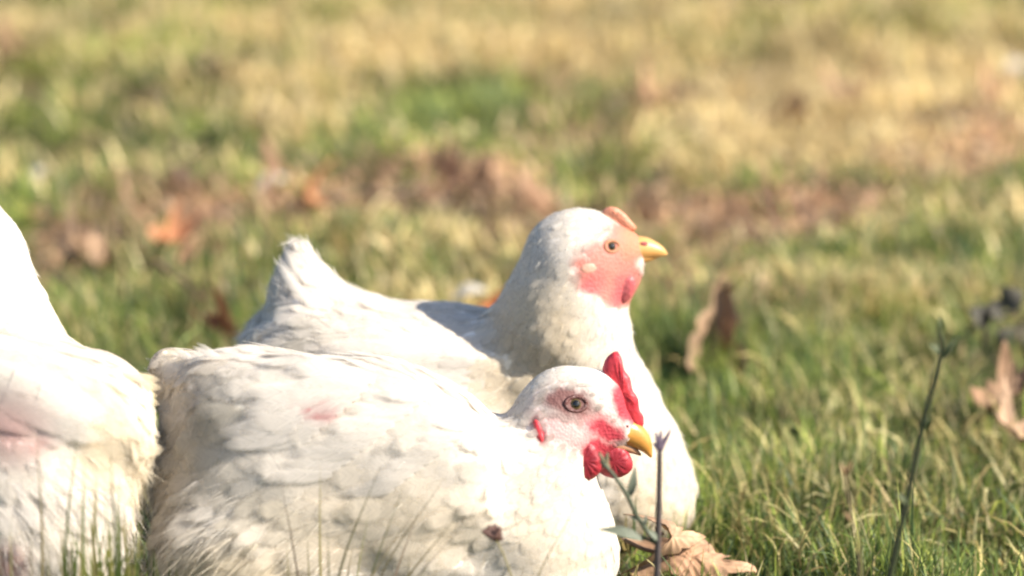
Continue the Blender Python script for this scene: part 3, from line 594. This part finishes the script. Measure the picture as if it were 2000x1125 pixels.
# ------------------------------------------------------------------ fallen leaves, each crumpled
def leaf_mesh(name, seed, lobes, curl, size, c1, c2, width=.62):
    g_ = np.random.default_rng(seed); nr, na = (16, 120) if size > .025 else (7, 40); a = np.arange(na) / na * 2 * np.pi
    out = 1 + .26 * np.cos(lobes * a + .4) + .10 * np.cos(2 * lobes * a) + .09 * np.interp(np.arange(na) / na * 40, np.arange(41), np.append(g_.normal(size=40), 0)) * (1 + 0 * a); out *= 1 - .35 * np.exp(-((a - np.pi) / .35) ** 2)
    V = [(0, 0, 0)]
    for i in range(1, nr + 1):
        for j in range(na):
            r = i / nr; x = out[j] * r * math.cos(a[j]); y = out[j] * r * math.sin(a[j]) * width; V.append((x, y, 0))
    V = np.array(V); rr = np.hypot(V[:, 0], V[:, 1]); ang = np.arctan2(V[:, 1], V[:, 0])
    V[:, 2] = curl[0] * V[:, 1] ** 2 * 1.6 + curl[1] * V[:, 0] ** 2 + .12 * rr * np.sin(ang * 3 + seed) + .10 * np.sin(V[:, 0] * 5 + seed) * rr + .05 * np.abs(np.sin(ang * lobes)) * rr
    V[:, 1] *= 1 / (1 + .5 * abs(curl[0])); C = c1[None] * (1 - rr[:, None] * .5) + c2[None] * rr[:, None] * .5; C = C * (1 + .2 * np.cos(ang * lobes * 2)[:, None] * rr[:, None]); C *= (1 - .25 * np.exp(-(V[:, 1] / .03) ** 2))[:, None]; vein = np.abs(((V[:, 0] - 1.1 * np.abs(V[:, 1])) * 4.5) % 1 - .5); C *= (1 - .28 * np.exp(-(vein / .09) ** 2) * (rr > .1))[:, None]; C *= (.78 + .44 * vnoise(V[:, 0], V[:, 1], .22, seed))[:, None]; V[:, 2] += .035 * np.exp(-(vein / .16) ** 2) * (rr > .1) + .06 * (vnoise(V[:, 0], V[:, 1], .3, seed + 5) - .5)
    T = [(0, 1 + j, 1 + (j + 1) % na) for j in range(na)]; Q = [(1 + (i - 1) * na + j, 1 + i * na + j, 1 + i * na + (j + 1) % na, 1 + (i - 1) * na + (j + 1) % na) for i in range(1, nr) for j in range(na)]
    n0 = len(V); st = spline([(-.6, 0, V[:, 2].min() * 0), (-.95, .02, .05), (-1.3, .1, .16)], 8); SV, SF = tube(st, np.linspace(.028, .02, 8), 6)
    CC = np.concatenate([C, np.tile(c2 * .7, (len(SV), 1))])
    V = np.concatenate([V, SV]) * size; me = mesh_np(name, V, [np.array(T), np.array(Q)] + [f + n0 for f in SF], M_leaf, attrs={'col': CC}); return me
TAN, ORANGE, BROWN, PALE = np.array([.42, .285, .185]), np.array([.43, .25, .15]), np.array([.33, .22, .145]), np.array([.46, .34, .23])
def put_leaf(me, px, py, rot, label, group=None, z=.02, solid=True):
    p = gnd(px, py, z); o = link('fallen_leaf', me); o.location = (p[0], p[1], float(height(p[0], p[1])) + z); o.rotation_euler = [R(q) for q in rot]
    md = o.modifiers.new('thickness', 'SOLIDIFY'); md.thickness = .0005; tag(o, label, 'leaf', group); return o
LEAVES = [leaf_mesh('leaf_%d' % i, i + 1, [5, 4, 6, 5, 3, 7][i], [(.8, .3), (1.3, -.2), (-.7, .5), (.4, .9), (1.6, .2), (-.3, -.6)][i], .030, [TAN, ORANGE, BROWN, TAN, ORANGE, PALE][i], [BROWN, TAN, TAN, ORANGE, BROWN, TAN][i]) for i in range(6)]
big = leaf_mesh('leaf_big', 21, 5, (-.35, -.25), .038, ORANGE * 1.05, TAN)
o = put_leaf(big, 1345, 1085, (48, 10, 8), 'big orange brown leaf lying beside the purple stalk'); o.location = pix(1348, 1088, 3.90)
fold = leaf_mesh('leaf_fold', 23, 4, (-.7, .35), .026, TAN * 1.1, ORANGE, .8)
o = put_leaf(fold, 1322, 1065, (74, 18, 62), 'upright curled tan leaf leaning on the stretched-neck hen breast'); o.location = pix(1312, 1046, 3.885)
put_leaf(leaf_mesh('leaf_up', 31, 3, (1.2, .4), .040, TAN * 1.05, BROWN, .8), 1398, 660, (15, -72, 75), 'tall upright tan leaf with dark hollow, past the pink beak', z=.028)
put_leaf(leaf_mesh('leaf_edge', 33, 5, (1.0, .5), .034, BROWN * .85, ORANGE * .8), 1962, 775, (30, -25, 40), 'rust coloured leaf tangled in the dark twig', z=.03)
put_leaf(leaf_mesh('leaf_edge_low', 34, 5, (.5, .6), .030, BROWN * 1.3, TAN), 1985, 850, (12, -15, 120), 'dull brown leaf below the dark twig', z=.02)
put_leaf(leaf_mesh('leaf_orange', 35, 5, (1.0, .6), .030, np.array([.50, .21, .10]), TAN), 330, 470, (35, -10, 50), 'bright orange leaf lying on a bare patch', z=.025)
put_leaf(leaf_mesh('leaf_rust', 36, 4, (1.1, .3), .036, np.array([.48, .19, .085]), BROWN), 588, 392, (60, 10, 80), 'rust leaf standing on edge beside a dry branch', z=.03)
put_leaf(leaf_mesh('leaf_small', 37, 4, (1.1, .3), .016, np.array([.6, .17, .06]), ORANGE), 962, 600, (40, 10, 20), 'small vivid orange leaf behind the shaded back', z=.02)
put_leaf(leaf_mesh('leaf_tail', 38, 4, (1.4, .3), .026, np.array([.42, .16, .08]), BROWN), 438, 640, (38, 10, -50), 'red brown leaf beside the upright white tail', z=.03)
CLUSTERS = [(235, 490, 120, 40, 6, 'dull tan leaf in the litter around the bright orange leaf', 'leaves around the bright orange leaf'),
    (470, 375, 130, 28, 6, 'dull brown leaf in the litter beside the dry branch', 'leaves beside the dry branch'),
    (935, 385, 130, 35, 6, 'dull tan leaf in the litter patch behind the stretched neck', 'leaves behind the stretched neck'),
    (1440, 400, 210, 38, 9, 'dull tan leaf in the litter patch beyond the pink face', 'leaves beyond the pink face'),
    (1780, 260, 190, 50, 7, 'faded leaf on the far straw coloured ground', 'leaves on the far straw'),
    (1250, 200, 200, 60, 5, 'faded leaf beside the far bright green strip', 'leaves beside the far green strip'),
    (500, 120, 450, 80, 6, 'faded leaf in the far yellow green turf', 'leaves in the far yellow green turf')]
for (cx, cy, rx, ry, n, lb, gp) in CLUSTERS:
    for i in range(n):
        a_, r_ = rng.random() * 6.283, math.sqrt(rng.random()); o = put_leaf(LEAVES[rng.integers(0, 6)], cx + 1.4 * rx * r_ * math.cos(a_), cy + 1.4 * ry * r_ * math.sin(a_), (rng.uniform(-16, 16), rng.uniform(-16, 16), rng.uniform(0, 360)), lb, gp, z=rng.uniform(.003, .012))
        o.scale = [rng.uniform(.6, 1.1)] * 3

# ------------------------------------------------------------------ stalks, tufts and loose bits
def c_attr(V, c, v=.1): return np.tile(np.asarray(c, float), (len(V), 1)) * (1 + v * rng.normal(size=(len(V), 1)))
def stem_px(root, name, pts, Y, r0, r1, c, loc, n=18, dY=None):
    Ys = Y if dY is None else None
    P = spline([pix(a, b_, Y if dY is None else Y + d_) for (a, b_), d_ in zip(pts, dY or [0] * len(pts))], n)
    V, Fc = tube(P - loc, np.linspace(r0, r1, n), 7); return link(name, mesh_np(name, V, Fc, M_stem, attrs={'col': c_attr(V, c)}), root)
def leaflet(root, name, a, b_, Y, w_px, c, loc, bow=.12):
    A, B = pix(*a, Y), pix(*b_, Y); ax_ = B - A; L = np.linalg.norm(ax_); ax_ /= L; n = np.array([.2, -.7, .7]); n -= n @ ax_ * ax_; n /= np.linalg.norm(n); sd = np.cross(n, ax_); u = np.linspace(0, 1, 9)
    ww = np.sin(np.pi * u ** .8) * w_px / scale_at(Y) + .0002; ctr = A + ax_ * (u * L)[:, None] + n * (np.sin(u * np.pi) * bow * L)[:, None]
    X = np.stack([ctr - sd * ww[:, None] + n * .3 * ww[:, None], ctr, ctr + sd * ww[:, None] + n * .3 * ww[:, None]], 1).reshape(-1, 3) - loc
    i = (np.arange(8)[:, None] * 3 + np.arange(2)[None]).ravel(); return link(name, mesh_np(name, X, [np.stack([i, i + 1, i + 4, i + 3], 1)], M_stem, attrs={'col': c_attr(X, c, .05)}), root)
def ribbon(P, wd, sd_dir):
    P = np.asarray(P, float); T = np.gradient(P, axis=0); S_ = np.cross(T, sd_dir); S_ /= np.maximum(np.linalg.norm(S_, axis=1), 1e-9)[:, None]; u = np.linspace(0, 1, len(P)); ww = wd * np.minimum(1, (1 - u) * 2.2 + .06) / 2
    X = np.stack([P - S_ * ww[:, None], P + np.asarray(sd_dir) * (ww * .35)[:, None], P + S_ * ww[:, None]], 1).reshape(-1, 3)
    i = (np.arange(len(P) - 1)[:, None] * 3 + np.arange(2)[None]).ravel(); return X, np.stack([i, i + 1, i + 4, i + 3], 1)

# purple-grey stalk with side branch in front of the soiled hen's breast
YS = 3.62
loc = np.array([pix(1285, 1300, YS)[0], YS, 0.0]); st = thing('weed_stalk', loc, 'purple grey weed stalk with side branch before the red wattles', 'weed')
PUR, GRN = (.075, .062, .060), (.075, .088, .058)
stem_px(st, 'stem', [(1284, 1330), (1284, 1125), (1287, 1000), (1289, 870)], YS, .0026, .0018, PUR, loc)
stem_px(st, 'branch', [(1284, 1060), (1250, 1018), (1225, 968), (1200, 930), (1178, 905)], YS, .0016, .0012, GRN, loc, dY=[0, -.004, -.006, -.006, -.004])
stem_px(st, 'branch', [(1284, 1062), (1262, 1052), (1235, 1042)], YS, .0014, .001, GRN, loc)
for (a, b_, w_) in (((1258, 1056), (1168, 1034), 11), ((1229, 972), (1240, 912), 8), ((1250, 1020), (1228, 1008), 4), ((1258, 1028), (1262, 1005), 4), ((1284, 1055), (1262, 1035), 6)): leaflet(st, 'leaf', a, b_, YS - .004, w_, (.12, .135, .10), loc)
for (x, y) in ((1281, 845), (1291, 842), (1310, 840), (1299, 862), (1276, 866)): stem_px(st, 'bud', [(1289, 878), ((1289 + x) / 2, (878 + y) / 2), (x, y)], YS, .0022, .0008, (.15, .11, .15), loc, 7)
for (x, y) in ((1172, 900), (1186, 885), (1192, 912), (1170, 884)): stem_px(st, 'bud', [(1184, 912), ((1184 + x) / 2, (912 + y) / 2), (x, y)], YS, .0022, .0009, (.17, .15, .09), loc, 7)
# brown seed head
YS = 3.60; loc = np.array([pix(1010, 1300, YS)[0], YS, 0.0]); st = thing('dried_flower', loc, 'small brown dried flower head on a thin bent stem', 'flower')
stem_px(st, 'stem', [(1030, 1330), (1012, 1180), (990, 1100), (968, 1052)], YS, .0008, .0006, (.22, .19, .09), loc)
for k in range(16):
    a = R(200 + k * 360 / 16 * .62); q = (962 + 24 * math.cos(a) * rng.uniform(.6, 1.1), 1044 + 20 * math.sin(a) * rng.uniform(.6, 1.1)); stem_px(st, 'petal', [(965, 1050), ((965 + q[0]) / 2, (1050 + q[1]) / 2 + 1), q], YS - .004 + .001 * (k % 8), .0024, .0012, (.10, .055, .045), loc, 6)
stem_px(st, 'stem', [(972, 1040), (995, 1030), (1017, 1020)], YS, .0005, .0003, (.30, .25, .17), loc, 8)
# dark stem at the side and its shorter neighbour
YS = 3.50; loc = np.array([pix(1725, 1280, YS)[0], YS, 0.0]); st = thing('weed_stalk', loc, 'tall dark green weed stem leaning in open grass', 'weed')
stem_px(st, 'stem', [(1655, 1520), (1738, 1125), (1770, 985), (1800, 840), (1828, 735), (1840, 680), (1834, 645)], YS, .0026, .0013, (.028, .034, .018), loc, 26)
for (a, b_, w_) in (((1836, 690), (1812, 672), 7), ((1842, 700), (1868, 660), 7), ((1770, 985), (1748, 962), 5), ((1800, 840), (1818, 812), 4), ((1834, 650), (1836, 618), 6)): leaflet(st, 'leaf', a, b_, YS - .004, w_, (.06, .075, .035), loc)
loc = np.array([pix(1690, 1280, YS)[0], YS, 0.0]); st = thing('weed_stalk', loc, 'short reddish brown stem beside the tall dark weed', 'weed')
stem_px(st, 'stem', [(1700, 1520), (1680, 1110), (1665, 1020), (1650, 925)], YS, .0014, .0007, (.12, .085, .055), loc)
for (a, b_, w_) in (((1652, 930), (1640, 905), 4), ((1652, 930), (1664, 900), 4), ((1665, 1020), (1648, 1000), 4)): leaflet(st, 'leaf', a, b_, YS, w_, (.20, .12, .06), loc)
# dark twig cluster at the edge
p0 = gnd(1960, 720); loc = np.array([p0[0], p0[1], float(height(p0[0], p0[1]))]); st = thing('twig', loc, 'dark dead twig with shrivelled leaves lying in the grass', 'twig')
YS = p0[1]
for pts in ([(1900, 760), (1930, 700), (1985, 640), (2040, 600)], [(1930, 700), (1925, 640), (1960, 590)], [(1960, 665), (2010, 680), (2060, 690)], [(1890, 650), (1935, 620), (1990, 610)]): stem_px(st, 'branch', pts, YS, .003, .0015, (.05, .038, .032), loc)
for (a, b_, w_) in (((1925, 640), (1890, 600), 26), ((1960, 600), (2000, 570), 28), ((1985, 640), (1950, 690), 24), ((1960, 620), (1920, 600), 25), ((1990, 640), (2030, 690), 26)): leaflet(st, 'leaf', a, b_, YS - .006, w_, (.06, .055, .042), loc, .25)
# dry branch lying far off beside the rust leaf
p0 = gnd(700, 392); loc = np.array([p0[0], p0[1], float(height(p0[0], p0[1])) + .012]); st = thing('dry_branch', loc, 'thin dark dry branch lying on the far grass', 'branch')
V_, F_ = tube(spline([(-.03, -.02, 0), (.0, .0, .006), (.03, .005, .002), (.06, .03, .008)], 14), np.linspace(.005, .003, 14), 8); link('stem', mesh_np('branch_stem', V_, F_, M_stem, attrs={'col': c_attr(V_, (.12, .085, .055))}), st)
V_, F_ = tube(spline([(.0, .0, .006), (.02, -.03, .01), (.05, -.04, .006)], 10), np.linspace(.003, .0015, 10), 7); link('twig', mesh_np('branch_twig', V_, F_, M_stem, attrs={'col': c_attr(V_, (.12, .085, .055))}), st)
# red-brown stems beside the tail leaf
p0 = gnd(395, 640); loc = np.array([p0[0], p0[1], 0.0]); st = thing('dead_stem', loc, 'dead brown forked stem behind the soiled hen tail', 'stem')
for pts in ([(420, 660), (395, 590), (370, 560), (330, 530)], [(395, 590), (405, 560), (400, 530)], [(330, 530), (300, 510), (285, 530)]): stem_px(st, 'branch', pts, p0[1], .0028, .0014, (.10, .06, .04), loc)

def tuft(loc_px, Y, label, blades_px, cols, wd):
    loc = np.array([pix(loc_px, 1250, Y)[0], Y, 0.0]); st = thing('grass_tuft', loc, label, 'grass tuft')
    for k, (x0, x1, y1, bow) in enumerate(blades_px):
        dy = rng.uniform(-.02, .02); g0 = pix(x0, 1100, Y + dy); g0[2] = 0; tip = pix(x1, y1, Y + dy); mid_ = (g0 + tip) / 2 + np.array([1.8 * bow / scale_at(Y), rng.normal() * .004, .004])
        X, q = ribbon(spline([g0, mid_, tip], 12) - loc, wd * rng.uniform(.7, 1.2), np.array([rng.normal() * .4, -1, .2])); c = np.array(cols[k % len(cols)]) * rng.uniform(.85, 1.15)
        link('blade', mesh_np('blade', X, [q], M_grass, attrs={'col': np.tile(c, (len(X), 1))}), st)
tuft(200, 3.56, 'long green grass tuft before the turned-away hen', [(215, 150, 850, -30), (220, 190, 930, -12), (205, 215, 880, 8), (230, 245, 1000, 12), (190, 160, 965, -8), (225, 205, 985, 4), (240, 262, 1040, 10), (180, 120, 1010, -14), (210, 232, 930, 6), (235, 170, 1010, -20), (200, 195, 1060, 3), (245, 225, 1020, -6), (215, 300, 1075, 30), (195, 140, 1060, -20), (175, 165, 880, -6), (228, 186, 905, -14), (200, 228, 970, 10), (250, 240, 960, 2), (232, 214, 1000, -4), (188, 182, 1000, 0)], [(.11, .15, .03), (.22, .21, .06), (.08, .12, .03), (.25, .22, .09)], .0030)
tuft(215, 3.60, 'dense short green grass at the foot of the long tuft', [(rng.uniform(120, 275), rng.uniform(110, 290), rng.uniform(1000, 1095), rng.uniform(-15, 15)) for _ in range(34)], [(.12, .16, .035), (.20, .21, .05), (.09, .13, .03), (.28, .25, .10)], .0028)
tuft(60, 3.56, 'thin pale grass stems before the turned-away hen', [(40, 72, 850, 12), (60, 20, 1010, -8), (90, 160, 1000, 12), (110, 60, 1060, -10), (30, 60, 1030, 6), (130, 90, 1030, -6), (20, 0, 1050, -4)], [(.26, .21, .10), (.18, .17, .07)], .0020)
tuft(680, 3.62, 'wispy grass stems before the soiled hen belly', [(650, 745, 905, -22), (700, 790, 945, -16), (705, 870, 930, -30), (600, 548, 935, 6), (640, 625, 905, -4), (690, 720, 1000, -8), (740, 890, 1010, -30), (720, 885, 1045, -26), (610, 600, 1040, 0), (660, 640, 1035, -3), (670, 815, 985, -24), (735, 820, 990, -10), (590, 560, 1060, -4), (760, 845, 1080, -10), (640, 690, 1060, 0)], [(.25, .22, .11), (.19, .19, .09), (.30, .24, .13), (.20, .15, .11)], .0017)
tuft(1090, 3.60, 'few thin grass stems before the soiled hen breast', [(1000, 1140, 960, -20), (1090, 1108, 1085, 0), (1120, 1125, 1090, 2), (1060, 1050, 1100, 0), (1150, 1165, 1095, 3)], [(.24, .20, .10), (.16, .15, .08)], .0013)
tuft(290, 3.70, 'short dark green grass between the two resting bodies', [(270, 300, 1080, 6), (285, 250, 1090, -6), (300, 330, 1100, 8), (290, 285, 1075, 2), (275, 262, 1060, -4), (310, 345, 1110, 6)], [(.07, .12, .03), (.12, .17, .04)], .003)
tuft(820, 3.58, 'low yellowish stems at the soiled hen keel', [(820, 900, 1085, 0), (780, 800, 1075, 0), (860, 960, 1060, -10), (840, 850, 1095, 2), (900, 1010, 1075, -8)], [(.30, .24, .12), (.2, .17, .08)], .0014)

# loose white feathers in the far grass
fx = np.linspace(0, 1, 9)
for (a, b_, sz, rz, lb) in ((505, 338, .028, 20, 'small white shed feather lying among the rust leaves'), (1972, 128, .036, 60, 'white feather tuft lying far off on straw'), (885, 560, .030, 10, 'pale shed feather lying behind the shaded back'), (70, 335, .022, 70, 'grey white shed feather on plain green grass')):
    p = gnd(a, b_, .03); ww = np.interp(fx, [0, .2, .6, 1], [.03, .2, .26, .04]); X = np.stack([np.stack([fx, -ww, .25 * np.sin(fx * 3) + .05 * np.abs(ww)], 1), np.stack([fx, 0 * fx, .25 * np.sin(fx * 3)], 1), np.stack([fx, ww, .25 * np.sin(fx * 3) + .08], 1)], 1).reshape(-1, 3) * sz
    i = (np.arange(8)[:, None] * 3 + np.arange(2)[None]).ravel(); root = thing('shed_feather', (p[0], p[1], float(height(p[0], p[1])) + .022), lb, 'feather', 'shed feathers on the grass'); root.rotation_euler = (R(rng.uniform(-20, 20)), R(-15), R(rz))
    link('vane', mesh_np('vane', X, [np.stack([i, i + 1, i + 4, i + 3], 1)], M_feather, attrs={'col': np.tile(np.array([.42, .39, .34]), (len(X), 1))}), root)
    V_, F_ = tube(np.stack([fx * 1.25 - .25, 0 * fx, .25 * np.sin(np.clip(fx * 1.25 - .25, -.1, 1) * 3) - .01], 1) * sz, np.linspace(.0012, .0004, 9), 6); link('quill', mesh_np('quill', V_, F_, M_feather, attrs={'col': np.tile(CREAM * .9, (len(V_), 1))}), root)
